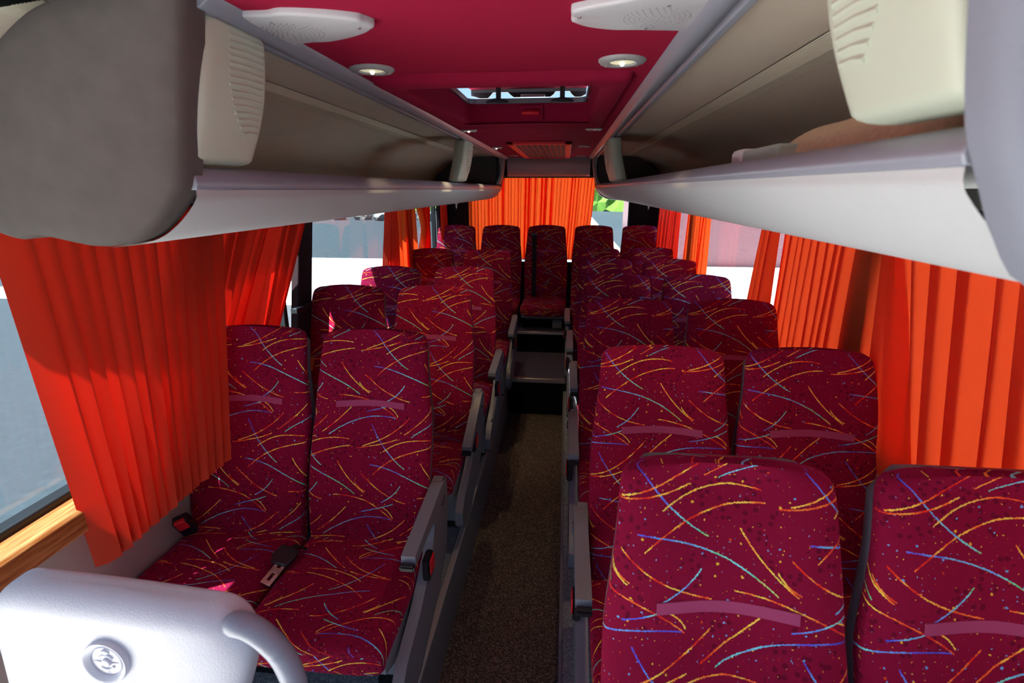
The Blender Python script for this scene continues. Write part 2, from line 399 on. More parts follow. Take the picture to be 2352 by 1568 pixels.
# side walls below and above the windows
SILL, WTOP = .955, 1.74
def wall(name, ex, m): return struct(boxobj(name, ex, m, bevel=0))
wall('wall_left', (XL - .06, XL, .45, YR, -.06, SILL), CREAM)
wall('wall_right', (XR, XR + .06, -.9, YR, -.06, SILL), CREAM)
wall('wall_left_upper', (XL - .06, XL, -1.3, YR, WTOP, 2.2), GREYL)
wall('wall_right_upper', (XR, XR + .06, -1.3, YR, WTOP, 2.2), GREYL)
wall('wall_left_front', (XL - .06, XL, .45, .62, SILL, WTOP), CARPET)
wall('wall_right_front', (XR, XR + .06, -1.3, -.9, -.06, WTOP), CARPET)
wall('wall_left_corner', (XL - .06, XL, -1.3, -1.0, -.36, WTOP), CARPET)
wall('wall_front', (XL - .06, XR + .06, -1.36, -1.3, -.36, .6), CARPET)
# rear wall around the rear window
WX0, WX1, WZ0, WZ1 = -1.0, .675, 1.0, 1.92
wall('wall_rear_lower', (XL, XR, YR, YR + .06, -.06, WZ0), CARPET)
wall('wall_rear_top', (XL, XR, YR, YR + .06, WZ1, 2.2), CARPET)
wall('wall_rear_left', (XL, WX0, YR, YR + .06, WZ0, WZ1), CARPET)
wall('wall_rear_right', (WX1, XR, YR, YR + .06, WZ0, WZ1), CARPET)
# roof shell with the hatch opening
HX0, HX1, HY0, HY1 = -.50, .10, 1.66, 2.68
for nm, ex in (('ceiling_roof_front', (XL - .06, XR + .06, -.75, HY0, 2.185, 2.203)), ('ceiling_roof_rear', (XL - .06, XR + .06, HY1, YR + .06, 2.185, 2.203)),
               ('ceiling_roof_left', (XL - .06, HX0, HY0, HY1, 2.185, 2.203)), ('ceiling_roof_right', (HX1, XR + .06, HY0, HY1, 2.185, 2.203))):
    wall(nm, ex, GREYL)
# crimson headliner, one sheet with the hatch hole, slightly crowned
bm = bmesh.new()
xs = [CL, -.55, HX0, -.35, -.18, -.02, HX1, .165, CR]
ys = [-.75, 0, .6, 1.1, 1.56, HY0, HY1, 2.84, 3.5, 4.3, 5.0, 5.46]
def zc(x): return ZC + .006 * (1 - ((x + .18) / .4) ** 2)
G = [[bm.verts.new((x, y, zc(x))) for x in xs] for y in ys]
for i in range(len(ys) - 1):
    for j in range(len(xs) - 1):
        if ys[i] >= HY0 - .001 and ys[i + 1] <= HY1 + .001 and xs[j] >= HX0 - .001 and xs[j + 1] <= HX1 + .001: continue
        bm.faces.new((G[i][j], G[i][j + 1], G[i + 1][j + 1], G[i + 1][j]))
struct(finish(bm, 'ceiling', CRIM))
# light grey coves beside the headliner in front of the racks
for s, nm in ((-1, 'ceiling_cove_left'), (1, 'ceiling_cove_right')):
    e = CL if s < 0 else CR; ww = XL if s < 0 else XR
    path = [(e, ZC), (e + s * .15, 2.095), (e + s * .35, 2.09), (e + s * .55, 2.03), (e + s * .68, 1.92), (ww, 1.75)]
    bm = bmesh.new(); strip(bm, [tuple(q) for q in smoothpath([(a, b, 0) for a, b in path])] and [(q.x, q.y) for q in smoothpath([(a, b, 0) for a, b in path])], 1, -.75, .86 if s < 0 else .46)
    struct(finish(bm, nm, GREYL))
# rear bulkhead above the rear curtain
bm = bmesh.new(); strip(bm, [(5.45, 2.075), (5.43, 2.04), (5.44, 1.98), (5.47, 1.93), (5.50, 1.915), (5.60, 1.915)], 0, -.60, .235)
struct(finish(bm, 'trim_4', plain('bulkhead_grey', 'B4AEB4', .35)))
struct(boxobj('trim_5', (-.60, .235, 5.435, 5.46, 2.072, 2.10), RAIL, bevel=.004))

# ------------------------------------------------------------ luggage racks
GRACK = 'luggage racks along both sides'
def mirror(pts, s): return pts if s < 0 else [(-.36 - x, z) for x, z in pts]
def rack(s, y0, y1, label, dz=0.0):
    root = empty('luggage_rack', (0, y0, 0), label, 'luggage rack')
    mk = lambda pts: [(X, z + (dz * (1 - max(0, min(1, (-x - .70) / .5))) if z < 1.86 else 0)) for (x, z), (X, _) in zip(pts, mirror(pts, s))]
    def sheet(name, pts, mat, k=5):
        bm = bmesh.new(); p = [(q.x, q.y) for q in smoothpath([(a, b, 0) for a, b in mk(pts)], k)]
        strip(bm, p, 1, 0, y1 - y0, 1)
        if name == 'underside_panel' and s < 0:
            for v in bm.verts:
                if v.co.y < .01: v.co.y += .60 * max(0, (-v.co.x - .85) / .47)
        return finish(bm, name, mat, root)
    # underside panel from lip to wall
    sheet('underside_panel', [(-.652, 1.788), (-.658, 1.768), (-.70, 1.727), (-.755, 1.698), (-.86, 1.682), (-1.08, 1.658), (-1.318, 1.632)], VINYL)
    up = -.010 if s > 0 else 0
    lip = [(-.652, 1.788), (-.648, 1.797), (-.650, 1.812 + up), (-.658, 1.824 + up), (-.670, 1.829 + up), (-.690, 1.826 + up), (-.70, 1.812), (-.70, 1.79)]
    bm = bmesh.new(); prism(bm, mk(lip), 1, 0, y1 - y0); finish(bm, 'front_rail', RAIL, root, bevel=.002)
    lf = [(-.70, 1.80), (-1.285, 1.80), (-1.285, 1.785), (-.70, 1.785)]
    bm = bmesh.new(); prism(bm, mk(lf), 1, 0, y1 - y0); o = finish(bm, 'shelf', RACKB, root); o.location.z = .006 if s > 0 else 0
    sheet('back_lining', [(-1.285, 1.79), (-1.275, 1.90), (-1.23, 1.98), (-1.15, 2.035), (-1.00, 2.072), (-.965, 2.078)], RACKB)
    # ribbed strip: shallow corrugation
    bm = bmesh.new(); rp = []
    nr = 26
    for i in range(nr + 1):
        t = i / nr; x = -.965 + t * .10; z = 2.078 + .009 * t + (0.0016 if i % 2 else 0) * (1 if t > .35 else .2)
        rp.append((x, z))
    strip(bm, mk(rp), 1, 0, y1 - y0); finish(bm, 'ribbed_strip', RIBS, root, smooth=False)
    sheet('roof_lining', [(-.865, 2.089), (-.76, 2.094), (-.66, 2.092)], RACKB)
    rail = [(-.572, 2.094), (-.578, 2.080), (-.592, 2.070), (-.608, 2.068), (-.624, 2.074), (-.634, 2.084), (-.640, 2.076), (-.652, 2.074), (-.660, 2.082), (-.662, 2.10), (-.60, 2.105)]
    bm = bmesh.new(); prism(bm, mk(rail), 1, 0, y1 - y0); finish(bm, 'ceiling_rail', RAIL, root, bevel=.0015)
    return root
DZR = .022
RL = rack(-1, .885, 5.33, 'long grey overhead luggage rack over the left-hand seats, empty')
RR = rack(1, .43, 5.33, 'long grey overhead luggage rack over the right-hand seats, with packages on it', .018)

# end cap of the left rack (grey suede, wavy lower edge), and of the right rack
capL = [(-.586, 2.12), (-.596, 2.08), (-.620, 1.949), (-.650, 1.814), (-.672, 1.776), (-.704, 1.741), (-.749, 1.707), (-.803, 1.692), (-.845, 1.690), (-.88, 1.695), (-.93, 1.705), (-.959, 1.707),
        (-.992, 1.701), (-1.032, 1.712), (-1.078, 1.735), (-1.10, 1.815), (-1.025, 1.922), (-.955, 2.005), (-.885, 2.055), (-.83, 2.078), (-.772, 2.090), (-.70, 2.10)]
def cap_mesh(pts, y, th, name, mat, parent=None, puff=.02):
    cx = sum(p[0] for p in pts) / len(pts); cz = sum(p[1] for p in pts) / len(pts)
    P = [(q.x, q.y) for q in smoothpath([(a, b, 0) for a, b in pts + pts[:1]], 3)][:-1]
    bm = bmesh.new(); rings = []
    for k, dy in ((1.0, th), (1.0, .012), (.993, .004), (.975, -.004), (.94, -.010), (.80, -.010 - puff * .4), (.5, -.010 - puff * .8), (.15, -.010 - puff)):
        rings.append([(cx + (x - cx) * k, y + dy, cz + (z - cz) * k) for x, z in P])
    rings_mesh(bm, rings); return finish(bm, name, mat, parent, angle=80)
o = cap_mesh(capL, -.030, .05, 'end_cap', SUEDE, RL); o['label'] = 'grey suede end cap with wavy lower edge'
capR = [(.250, 2.11), (.262, 1.99), (.275, 1.907), (.289, 1.839), (.300, 1.811), (.311, 1.788), (.330, 1.752), (.37, 1.712), (.50, 1.68), (.70, 1.655), (.90, 1.655), (.955, 1.75), (.93, 1.93), (.80, 2.05), (.60, 2.095)]
capR = [(x * .972, 1.79 + (z - 1.79) * .972) if i < 8 else (x, z) for i, (x, z) in enumerate(capR)]
o = cap_mesh(capR, -.035, .03, 'end_cap', plain('blue_grey_cap', '7C8290', .7, noise=.05), RR, puff=.004); o['label'] = 'blue-grey end cap'
# rounded far ends of the racks
for s, root in ((-1, RL), (1, RR)):
    y5 = 5.30 - root.location.y
    p = mirror([(-.60, 2.09), (-.645, 1.83), (-.652, 1.79), (-.70, 1.727), (-.755, 1.698), (-.90, 1.68), (-1.25, 1.66), (-1.27, 1.9), (-1.15, 2.03), (-.9, 2.09)], s)
    bm = bmesh.new(); prism(bm, p, 1, y5, y5 + .14); finish(bm, 'far_end_shell', GREYD, root, bevel=.03, seg=4)
    p = mirror([(-.605, 2.085), (-.66, 2.085), (-.645, 2.0), (-.65, 1.92), (-.69, 1.835), (-.65, 1.833), (-.622, 1.92), (-.608, 2.0)], s)
    bm = bmesh.new(); prism(bm, p, 1, y5 - .10, y5 - .002); finish(bm, 'end_trim', GREYL, root, bevel=.006)
    p = mirror([(-.66, 2.085), (-1.0, 2.07), (-1.24, 1.9), (-1.26, 1.803), (-.69, 1.803), (-.66, 1.92)], s)
    bm = bmesh.new(); prism(bm, p, 1, y5 - .30, y5 - .29); finish(bm, 'divider', DARKG, root)

# ivory rack brackets with ribbed air grille
def bracket(s, y, wd, label, group='ivory brackets between rack rail and ceiling', flare=.03, z0=1.83, rz=.065):
    root = empty('rack_bracket', (0, y, z0), label, 'rack bracket', group)
    rings = []; n = 28
    zt, zb = 2.075 - z0, .004
    for i in range(31):
        t = .5 - .5 * math.cos(PI * i / 30); z = zb + (zt - zb) * t
        e = min(1, math.sqrt(max(0.02, 1 - ((abs(t - .5) - .455) / .045) ** 2)) if abs(t - .5) > .455 else 1)
        xc = -.647 + .045 * t + .010 * math.sin(PI * t)               # leans with the opening
        yc = (wd / 2 + flare * t) ; hw = (wd / 2 + .012 * math.sin(PI * t)) * (.80 + .20 * e)
        th = .030 * e + .006
        ring = []
        for k in range(n):
            a = 2 * PI * k / n; ca, sa = math.cos(a), math.sin(a)
            px = math.copysign(abs(ca) ** .30, ca); py = math.copysign(abs(sa) ** .30, sa)
            x = xc - .030 + th * px
            if s > 0: x = -.36 - x
            ring.append((x, yc + hw * py * 1.0, z))
        rings.append(ring)
    bm = bmesh.new(); rings_mesh(bm, rings); finish(bm, 'bracket_body', IVORY, root, angle=60)
    bm = bmesh.new()
    for i in range(15):                                                # curved grille ribs
        t = i / 14; z = rz + t * (zt - .02 - rz)
        l = wd * .64 * (1 - (1 - min(1, .25 + t * 1.1)) ** 2) if t < .7 else wd * .64
        xx = -.647 + .045 * (z / .245) + .010 * math.sin(PI * z / .245) + .0045
        y1 = wd / 2 + flare * z / .245 + wd * .42; y0 = y1 - l
        if s > 0: xx = -.36 - xx
        tube(bm, [(xx, y0, z - .004), (xx, (y0 + y1) / 2, z), (xx, y1, z)], .0042, 6)
    finish(bm, 'air_grille', IVORY, root)
    return root
bracket(-1, .885, .17, 'large ivory ribbed bracket on the left rack next to the grey suede end cap')
bracket(-1, 3.17, .26, 'small ivory ribbed bracket far down the left overhead rack')
bracket(1, .435, .155, 'large blurred ivory bracket on the right rack near the photo edge', z0=1.846, rz=.06)
bracket(1, 3.10, .50, 'small ivory bracket far down the right overhead rack')

# ------------------------------------------------------------ ceiling fittings
def disc_path(cx, cy, rx, ry, z, n=36): return [(cx + rx * math.cos(2 * PI * k / n), cy + ry * math.sin(2 * PI * k / n), z) for k in range(n)]
def downlight(x, y, label, on, r=.058, power=0.0, scale=1.0, tilt=0):
    root = empty('ceiling_downlight', (x, y, ZC + .004), label, 'ceiling light', 'round halogen downlights in the headliner')
    r *= scale
    bm = bmesh.new(); rings = [disc_path(0, 0, q, q, z) for q, z in ((r, 0), (r, -.004), (r * .92, -.009), (r * .60, -.010), (r * .54, -.006), (r * .52, .0))]
    rings_mesh(bm, rings, True, True); finish(bm, 'bezel', GREYL, root, angle=50)
    bm = bmesh.new(); rings = [disc_path(0, 0, q, q, z) for q, z in ((r * .52, -.0062), (r * .3, -.0085), (.002, -.009))]
    rings_mesh(bm, rings); finish(bm, 'lens', LAMPG if on else LAMPO, root, angle=50)
    for a in (.5, 2.6, 4.7):
        bm = bmesh.new(); cyl(bm, (r * .76 * math.cos(a), r * .76 * math.sin(a), -.012), .0026, .003, 8)
        finish(bm, 'screw', METAL, root)
    if on:
        bm = bmesh.new(); bmesh.ops.create_uvsphere(bm, u_segments=12, v_segments=8, radius=.006 * scale)
        bmesh.ops.translate(bm, verts=bm.verts, vec=(0, 0, -.010)); finish(bm, 'bulb', BULB, root)
    if power > 0:
        d = bpy.data.lights.new('halogen_spot', 'SPOT'); d.energy = power; d.color = (1, .68, .36); d.spot_size = math.radians(75); d.spot_blend = .7; d.shadow_soft_size = .02
        l = bpy.data.objects.new('halogen_spot', d); COL.objects.link(l); l.location = (0, 0, -.03); l.parent = root; l.rotation_euler = (math.radians(tilt), 0, 0); d.spot_size = math.radians(75 if tilt < 20 else 42)
    return root
downlight(-.515, 1.446, 'lit halogen downlight in front of the hatch, left of the pair', True, power=9, tilt=50)
downlight(.128, 1.416, 'lit halogen downlight in front of the hatch, right of the pair', True, power=3)
downlight(-.525, 2.90, 'small lit downlight by the left rail just behind the hatch', True, r=.045, power=4)
downlight(.136, 2.90, 'unlit downlight by the right rail just behind the hatch', False, r=.045)
downlight(-.533, 4.10, 'small lit downlight left of the red ceiling grille', True, r=.045, power=3)
downlight(.123, 4.02, 'unlit downlight right of the red ceiling grille, near its front corner', False, r=.045)
downlight(.134, 5.18, 'unlit downlight right of the red ceiling grille, near its rear end', False, r=.045)
downlight(-.50, 5.07, 'unlit downlight left of the red ceiling grille, near its rear end', False, r=.045)

def speaker(pts, label, cx, cy, flip):
    root = empty('ceiling_speaker', (cx, cy, ZC), label, 'speaker', 'leaf shaped speaker plates in the headliner')
    P = [(q.x - cx, q.y - cy) for q in smoothpath([(a, b, 0) for a, b in pts + pts[:1]], 3)][:-1]
    bm = bmesh.new(); rings = [[(x * k, y * k, z) for x, y in P] for k, z in ((1, .006), (1, -.004), (.985, -.008), (.93, -.0095), (.5, -.0115), (.1, -.012))]
    rings_mesh(bm, rings); finish(bm, 'plate', SPKW, root, angle=70)
    bm = bmesh.new(); ox = .03 * flip
    for k in range(6):
        rr = .012 + k * .0085; m = int(6 + k * 5)
        for j in range(m):
            a = 2 * PI * (j + .5 * (k % 2)) / m
            if abs(math.sin(a + .9)) < .10: continue
            cyl(bm, (ox + rr * 1.05 * math.cos(a), .0 + rr * .95 * math.sin(a), -.0124), .0011, .002, 6)
    finish(bm, 'perforation', SPKH, root)
    for px, py in ((-.105 * flip, -.012), (.04 * flip, -.06), (.02 * flip, .064)):
        bm = bmesh.new(); cyl(bm, (px, py, -.0125), .003, .004, 10)
        finish(bm, 'screw', METAL, root)
spkL = [(-.61, .982), (-.576, .975), (-.534, .979), (-.501, .971), (-.433, .991), (-.385, 1.017), (-.377, 1.03), (-.366, 1.058), (-.381, 1.078), (-.398, 1.096), (-.439, 1.124), (-.492, 1.148), (-.537, 1.151), (-.574, 1.162), (-.61, 1.158)]
speaker(spkL, 'pale grey leaf shaped speaker plate in the headliner, left one', -.50, 1.065, -1)
spkR = [(.001, 1.012), (.025, .997), (.08, .971), (.119, .951), (.159, .943), (.24, .949), (.26, .985), (.25, 1.133), (.185, 1.138), (.126, 1.129), (.077, 1.123), (.031, 1.101), (.004, 1.071), (.001, 1.063), (.007, 1.044), (.0, 1.029)]
speaker(spkR, 'pale grey leaf shaped speaker plate cut by the top photo edge, right one', .12, 1.045, 1)

# roof hatch
root = empty('roof_hatch', (-.18, 2.2, ZC), 'crimson lined roof hatch standing ajar with daylight round its lid', 'roof hatch')
def loc_pts(p): return (p[0] + .18, p[1] - 2.2, p[2] - ZC)
bm = bmesh.new()
def ring4(x0, x1, y0, y1, z0, z1, r=.05, n=5):
    pts = []
    for cx, cy, a0 in ((x1 - r, y1 - r, 0), (x0 + r, y1 - r, 90), (x0 + r, y0 + r, 180), (x1 - r, y0 + r, 270)):
        for k in range(n + 1):
            a = math.radians(a0 + 90 * k / n); x, y = cx + r * math.cos(a), cy + r * math.sin(a)
            z = z0 + (z1 - z0) * (y - y0) / (y1 - y0); pts.append(loc_pts((x, y, z)))
    return pts
rg = [ring4(-.56, .175, 1.53, 2.85, 2.095, 2.094, .02), ring4(-.555, .17, 1.54, 2.84, 2.076, 2.086, .03), ring4(-.545, .16, 1.56, 2.82, 2.070, 2.084, .04),
      ring4(-.50, .10, 1.62, 2.70, 2.072, 2.10, .06), ring4(-.492, .094, 1.635, 2.688, 2.076, 2.12, .05), ring4(-.49, .09, 1.64, 2.68, 2.186, 2.186, .045)]
rings_mesh(bm, rg, False, False); finish(bm, 'hatch_surround', CRIM_D, root, angle=50)
bm = bmesh.new()
rg = [ring4(-.489, .089, 1.641, 2.679, 2.184, 2.184, .04), ring4(-.480, .08, 1.66, 2.668, 2.184, 2.184, .04), ring4(-.480, .08, 1.66, 2.668, 2.206, 2.206, .04), ring4(-.50, .10, 1.63, 2.69, 2.206, 2.206, .04)]
rings_mesh(bm, rg, False, False); finish(bm, 'hatch_rim', plain('hatch_rim_metal', '8A9296', .3, metal=.6), root, angle=40)
# lid: raised at the rear edge
bm = bmesh.new(); A = []
for dz in (0, .014):
    A.append([loc_pts(p) for p in ((-.488, 1.62, 2.214 + dz), (.088, 1.62, 2.214 + dz), (.088, 2.76, 2.262 + dz), (-.488, 2.76, 2.262 + dz))])
rings_mesh(bm, A); finish(bm, 'lid', CRIM_D, root, bevel=.004)
bm = bmesh.new()
prof = [(-.485, 2.27), (-.485, 2.235), (-.44, 2.224), (-.40, 2.224), (-.385, 2.238), (-.375, 2.25), (-.30, 2.25), (-.285, 2.236), (-.27, 2.226), (-.09, 2.226), (-.075, 2.236), (-.065, 2.25), (.005, 2.25), (.015, 2.236), (.03, 2.224), (.06, 2.224), (.085, 2.235), (.085, 2.27)]
prism(bm, [(x + .18, z - ZC) for x, z in prof], 1, 2.765 - 2.2, 2.785 - 2.2); finish(bm, 'lid_edge', BLKPL, root, bevel=.002)
for xx in (-.34, -.03):
    bm = bmesh.new(); box(bm, xx - .012 + .18, xx + .012 + .18, .50, .52, 2.19 - ZC, 2.26 - ZC)
    prism(bm, [(xx - .055 + .18, 2.186 - ZC), (xx + .055 + .18, 2.186 - ZC), (xx + .05 + .18, 2.196 - ZC), (xx + .014 + .18, 2.206 - ZC), (xx - .014 + .18, 2.206 - ZC), (xx - .05 + .18, 2.196 - ZC)], 1, .455, .50)
    finish(bm, 'lift_bracket', BLKPL, root, bevel=.003)
boxobj('lid_catch', (-.055, .065, .55, .562, .134, .147), METAL, root)
bm = bmesh.new(); box(bm, -.06, .06, .470, .486, .020, .085); finish(bm, 'handle_plate', CRIM_D, root, bevel=.003)
bm = bmesh.new(); tube(bm, [(-.038, .460, .050), (-.02, .456, .050), (.02, .456, .050), (.038, .460, .050)], .013, 10, .8); finish(bm, 'release_handle', REDH, root)

# ceiling air grille
root = empty('ceiling_grille', (-.19, 4.6, ZC), 'red framed slatted air return grille in the headliner before the rear bulkhead', 'air grille')
bm = bmesh.new(); x0, x1, y0, y1 = -.22, .22, -.92, .80
for ex in ((x0, x0 + .045, y0, y1), (x1 - .045, x1, y0, y1), (x0, x1, y0, y0 + .05), (x0, x1, y1 - .06, y1)): box(bm, *ex, -.012, .006)
finish(bm, 'frame', plain('red_grille_frame', 'F23444', .4), root, bevel=.003)  # red frame, brightened: its reflected light is put into the colour
boxobj('backing', (x0 + .04, x1 - .04, y0 + .04, y1 - .05, -.001, .006), DARKG, root, bevel=0)
bm = bmesh.new()
for k in range(8): box(bm, x0 + .075 + k * .041, x0 + .081 + k * .041, y0 + .05, y1 - .06, -.010, -.001)
finish(bm, 'slats', plain('slat_red', 'B01C30', .4), root)
bm = bmesh.new()
for k in range(24): box(bm, x0 + .045, x1 - .045, y0 + .07 + k * .066, y0 + .10 + k * .066, -.006, -.001)
finish(bm, 'cross_slats', plain('slat_grey', '6A5A60', .5), root)

# ------------------------------------------------------------ seats (local origin: on the platform under the top front edge of the backrest)
VB = 30
def back_w(v):
    b = .207 + .008 * math.sin(PI * min(1, v / .8)) - .022 * max(0, (v - .55) / .45)
    s = max(0, (v - .915) / .085); return b - .046 * (1 - math.sqrt(max(0, 1 - s * s)))
def back_c(v):
    y = -.255 + .245 * v - .022 * math.sin(PI * min(1, v / .55)) - .012 * math.sin(PI * max(0, (v - .6) / .4)) ; z = .385 + .725 * v; return y, z
def back_front(x, v):
    y, z = back_c(v); w_ = back_w(v)
    bol = .020 * (1 + math.cos(PI * min(1, abs(x) / (.80 * w_)))) / 2
    return y + bol, z
def backrest_mesh():
    bm = bmesh.new(); uvl = bm.loops.layers.uv.new('uv'); rings = []; vs = []; n = 48
    for i in range(VB + 1):
        v = i / VB
        if i == VB: v = 1.0
        v = 1 - (1 - v) ** 1.35
        w_ = back_w(v); s = max(0, (v - .95) / .05); t = .085 * (1 - .45 * v) * (1 - .75 * (1 - math.sqrt(max(0, 1 - s * s)))) + .012
        y0, z0 = back_c(v); ring = []
        for k in range(n):
            a = 2 * PI * k / n; ca, sa = math.cos(a), math.sin(a)
            px = math.copysign(abs(ca) ** .50, ca) * w_; py = math.copysign(abs(sa) ** .60, sa)
            y = y0 + t / 2 + py * t / 2
            if sa < 0: y += .020 * (1 + math.cos(PI * min(1, abs(px) / (.80 * w_)))) / 2 * min(1, -py * 1.2) * (1 - s)
            ring.append((px, y, z0 + .004 * (1 - s) - .012 * s * (px / max(w_, .01)) ** 2))
        rings.append(ring); vs.append(v * .77)
    rings_mesh(bm, rings, True, True, uvl, vs)
    return bm
def shell_mesh():
    bm = bmesh.new(); rings = []; n = 36
    for i in range(20):
        v = -.02 + .99 * i / 19; w_ = back_w(max(0, v)) - .004 ; y0, z0 = back_c(max(0, v)); t = .085 * (1 - .45 * v)
        s = max(0, (v - .90) / .07); w_ -= .03 * (1 - math.sqrt(max(0, 1 - min(1, s) ** 2)))
        rings.append([(math.copysign(abs(math.cos(a)) ** .4, math.cos(a)) * w_, y0 + t * .86 + .020 + .020 * math.copysign(abs(math.sin(a)) ** .5, math.sin(a)), z0) for a in [2 * PI * k / n for k in range(n)]])
    rings_mesh(bm, rings); return bm
def cushion_mesh():
    bm = bmesh.new(); uvl = bm.loops.layers.uv.new('uv'); rings = []; vs = []; n = 48
    prof = [(0, .55, .02), (.004, .80, .012), (.016, .93, .005), (.04, 1, 0), (.15, 1, 0), (.25, 1, 0), (.35, 1, 0), (.45, 1, 0), (.52, .99, 0)]
    for d, k, _ in prof:
        hw = .2125 * (.95 + .05 * k) ; hz = .052 * k; zc_ = .380 - .012 * (d < .04) + .004 - .02 * d
        ring = []
        for q in range(n):
            a = 2 * PI * q / n; ca, sa = math.cos(a), math.sin(a)
            px = math.copysign(abs(ca) ** .42, ca) * hw; pz = math.copysign(abs(sa) ** .55, sa)
            z = zc_ + pz * hz
            if sa < 0: pass
            else: z -= .012 * (1 + math.cos(PI * min(1, abs(px) / (.85 * hw)))) / 2 * pz
            ring.append((px, -.672 + d * .90, z))
        # start at bottom centre so that u = 0 on the top centre line
        acc = 0 if not vs else vs[-1] - .06 + math.hypot(d - pd, hz - ph_)
        rings.append(ring); vs.append(acc + .06); pd, ph_ = d, hz
    rings_mesh(bm, rings, True, True, uvl, vs); return bm
ME = {}
def shared(key, build, mat, name, parent, loc=(0, 0, 0), angle=60, mirrorx=False):
    k = key + ('m' if mirrorx else '')
    if k not in ME:
        bm = build()
        if mirrorx: bmesh.ops.scale(bm, vec=(-1, 1, 1), verts=bm.verts)
        bmesh.ops.recalc_face_normals(bm, faces=bm.faces)
        me = bpy.data.meshes.new(key); bm.to_mesh(me); bm.free()
        for p in me.polygons: p.use_smooth = True
        me.set_sharp_from_angle(angle=math.radians(angle))
        me.materials.append(mat); ME[k] = me
    o = bpy.data.objects.new(name, ME[k]); COL.objects.link(o); o.parent = parent; o.location = loc
    return o
def strip_mesh(v0=.655, hw=.122, hh=.0105, arc=.003, off=.003):
    bm = bmesh.new(); n = 16; rows = []
    for i in range(n + 1):
        x = -hw + 2 * hw * i / n; vc = v0 - arc * (x / hw) ** 2
        r = []
        for dv, oo in ((-hh / .725, .0), (-hh / .725, off), (hh / .725, off), (hh / .725, .0)):
            y, z = back_front(x, vc + dv); r.append((x, y - oo + .002 - .001, z + .003))
        rows.append(r)
    rings_mesh(bm, rows); return bm
def slit_mesh():
    return strip_mesh(.622, .07, .0012, .004, .0022)
def pan_mesh():
    bm = bmesh.new()
    prism(bm, [(-.645, .35), (-.20, .345), (-.16, .30), (-.20, .27), (-.57, .275), (-.64, .31)], 0, -.205, .205); return bm
def leg_mesh():
    bm = bmesh.new(); prism(bm, [(-.46, .29), (-.24, .29), (-.26, .12), (-.24, .0), (-.40, .0), (-.39, .12)], 0, .085, .175)
    return bm
def foot_mesh():
    bm = bmesh.new(); box(bm, .08, .18, -.42, -.22, 0, .018); return bm
def panel_mesh():
    bm = bmesh.new()
    p = [(-.06, .57), (-.10, .60), (-.17, .60), (-.22, .56), (-.29, .42), (-.45, .34), (-.60, .30), (-.66, .25), (-.66, .19), (-.62, .15), (-.48, .14), (-.22, .22), (-.10, .30), (-.05, .45)]
    prism(bm, p, 0, .216, .250)
    bmesh.ops.bevel(bm, geom=[e for e in bm.edges if e.calc_face_angle(0) > .6], offset=.007, segments=2, affect='EDGES')
    return bm
def arm_mesh():
    bm = bmesh.new()
    top = [(-.10, .010), (-.12, .030), (-.15, .040), (-.20, .040), (-.28, .034), (-.38, .026), (-.46, .022), (-.50, .018), (-.50, -.012), (-.46, -.016), (-.38, -.014), (-.30, -.020), (-.24, -.040), (-.19, -.058), (-.13, -.055), (-.10, -.030)]
    prism(bm, [(y + .13, z) for y, z in top], 0, -.021, .021)
    bmesh.ops.bevel(bm, geom=[e for e in bm.edges if e.calc_face_angle(0) > .9], offset=.007, segments=3, affect='EDGES')
    return bm
def tip_mesh():
    bm = bmesh.new(); box(bm, -.0215, .0215, -.393, -.370, -.018, -.0005)
    bmesh.ops.bevel(bm, geom=bm.edges[:], offset=.004, segments=2, affect='EDGES'); return bm
def pivot_mesh():
    bm = bmesh.new(); cyl(bm, (.0205, -.045, -.010), .018, .006, 20, 0); return bm
def bucklecase():
    bm = bmesh.new(); box(bm, .238, .262, -.375, -.315, .385, .465); bmesh.ops.bevel(bm, geom=bm.edges[:], offset=.005, segments=2, affect='EDGES'); return bm
def bucklebtn():
    bm = bmesh.new(); box(bm, .250, .266, -.370, -.320, .405, .458); bmesh.ops.bevel(bm, geom=bm.edges[:], offset=.003, segments=2, affect='EDGES'); return bm
GS = 'crimson patterned passenger seats'
def seat(x, y, z, label, kind='window', side=-1, arm_tilt=0.0, rot=0.0, name='bus_seat', buckle=True):
    """side -1: left of the aisle (aisle on +x); side +1: right of the aisle (aisle on -x)"""
    r = empty(name, (x, y, z), label, 'seat', GS)
    r.rotation_euler = (0, 0, rot)
    mx = side > 0
    b = shared('backrest', backrest_mesh, FAB, 'backrest', r)
    shared('velcro_strip', strip_mesh, VELCRO, 'velcro_strip', b)
    shared('back_shell', shell_mesh, GREYD, 'back_shell', r)
    shared('cushion', cushion_mesh, FAB, 'seat_cushion', r, angle=80)
    shared('seat_pan', pan_mesh, GREYP, 'seat_pan', r, angle=30)
    lg = shared('leg', leg_mesh, GREYL, 'leg', r, angle=30, mirrorx=mx)
    shared('foot', foot_mesh, BLACK, 'foot_plate', lg, angle=30, mirrorx=mx)
    if kind == 'aisle':
        shared('side_panel', panel_mesh, GREYP, 'side_panel', r, angle=35, mirrorx=mx)
        a = shared('armrest', arm_mesh, GREYP, 'armrest', r, (side * -.240, -.13, .565), angle=35)
        a.rotation_euler = (arm_tilt, 0, 0)
        shared('armrest_tip', tip_mesh, BLKPL, 'armrest_tip', a, angle=35)
        shared('armrest_pivot', pivot_mesh, GREYD, 'armrest_pivot', a, angle=35, mirrorx=mx)
        if buckle:
            k = shared('buckle', bucklecase, BLKPL, 'buckle', r, angle=35, mirrorx=mx)
            shared('buckle_button', bucklebtn, RED, 'release_button', k, angle=35, mirrorx=mx)
    return r
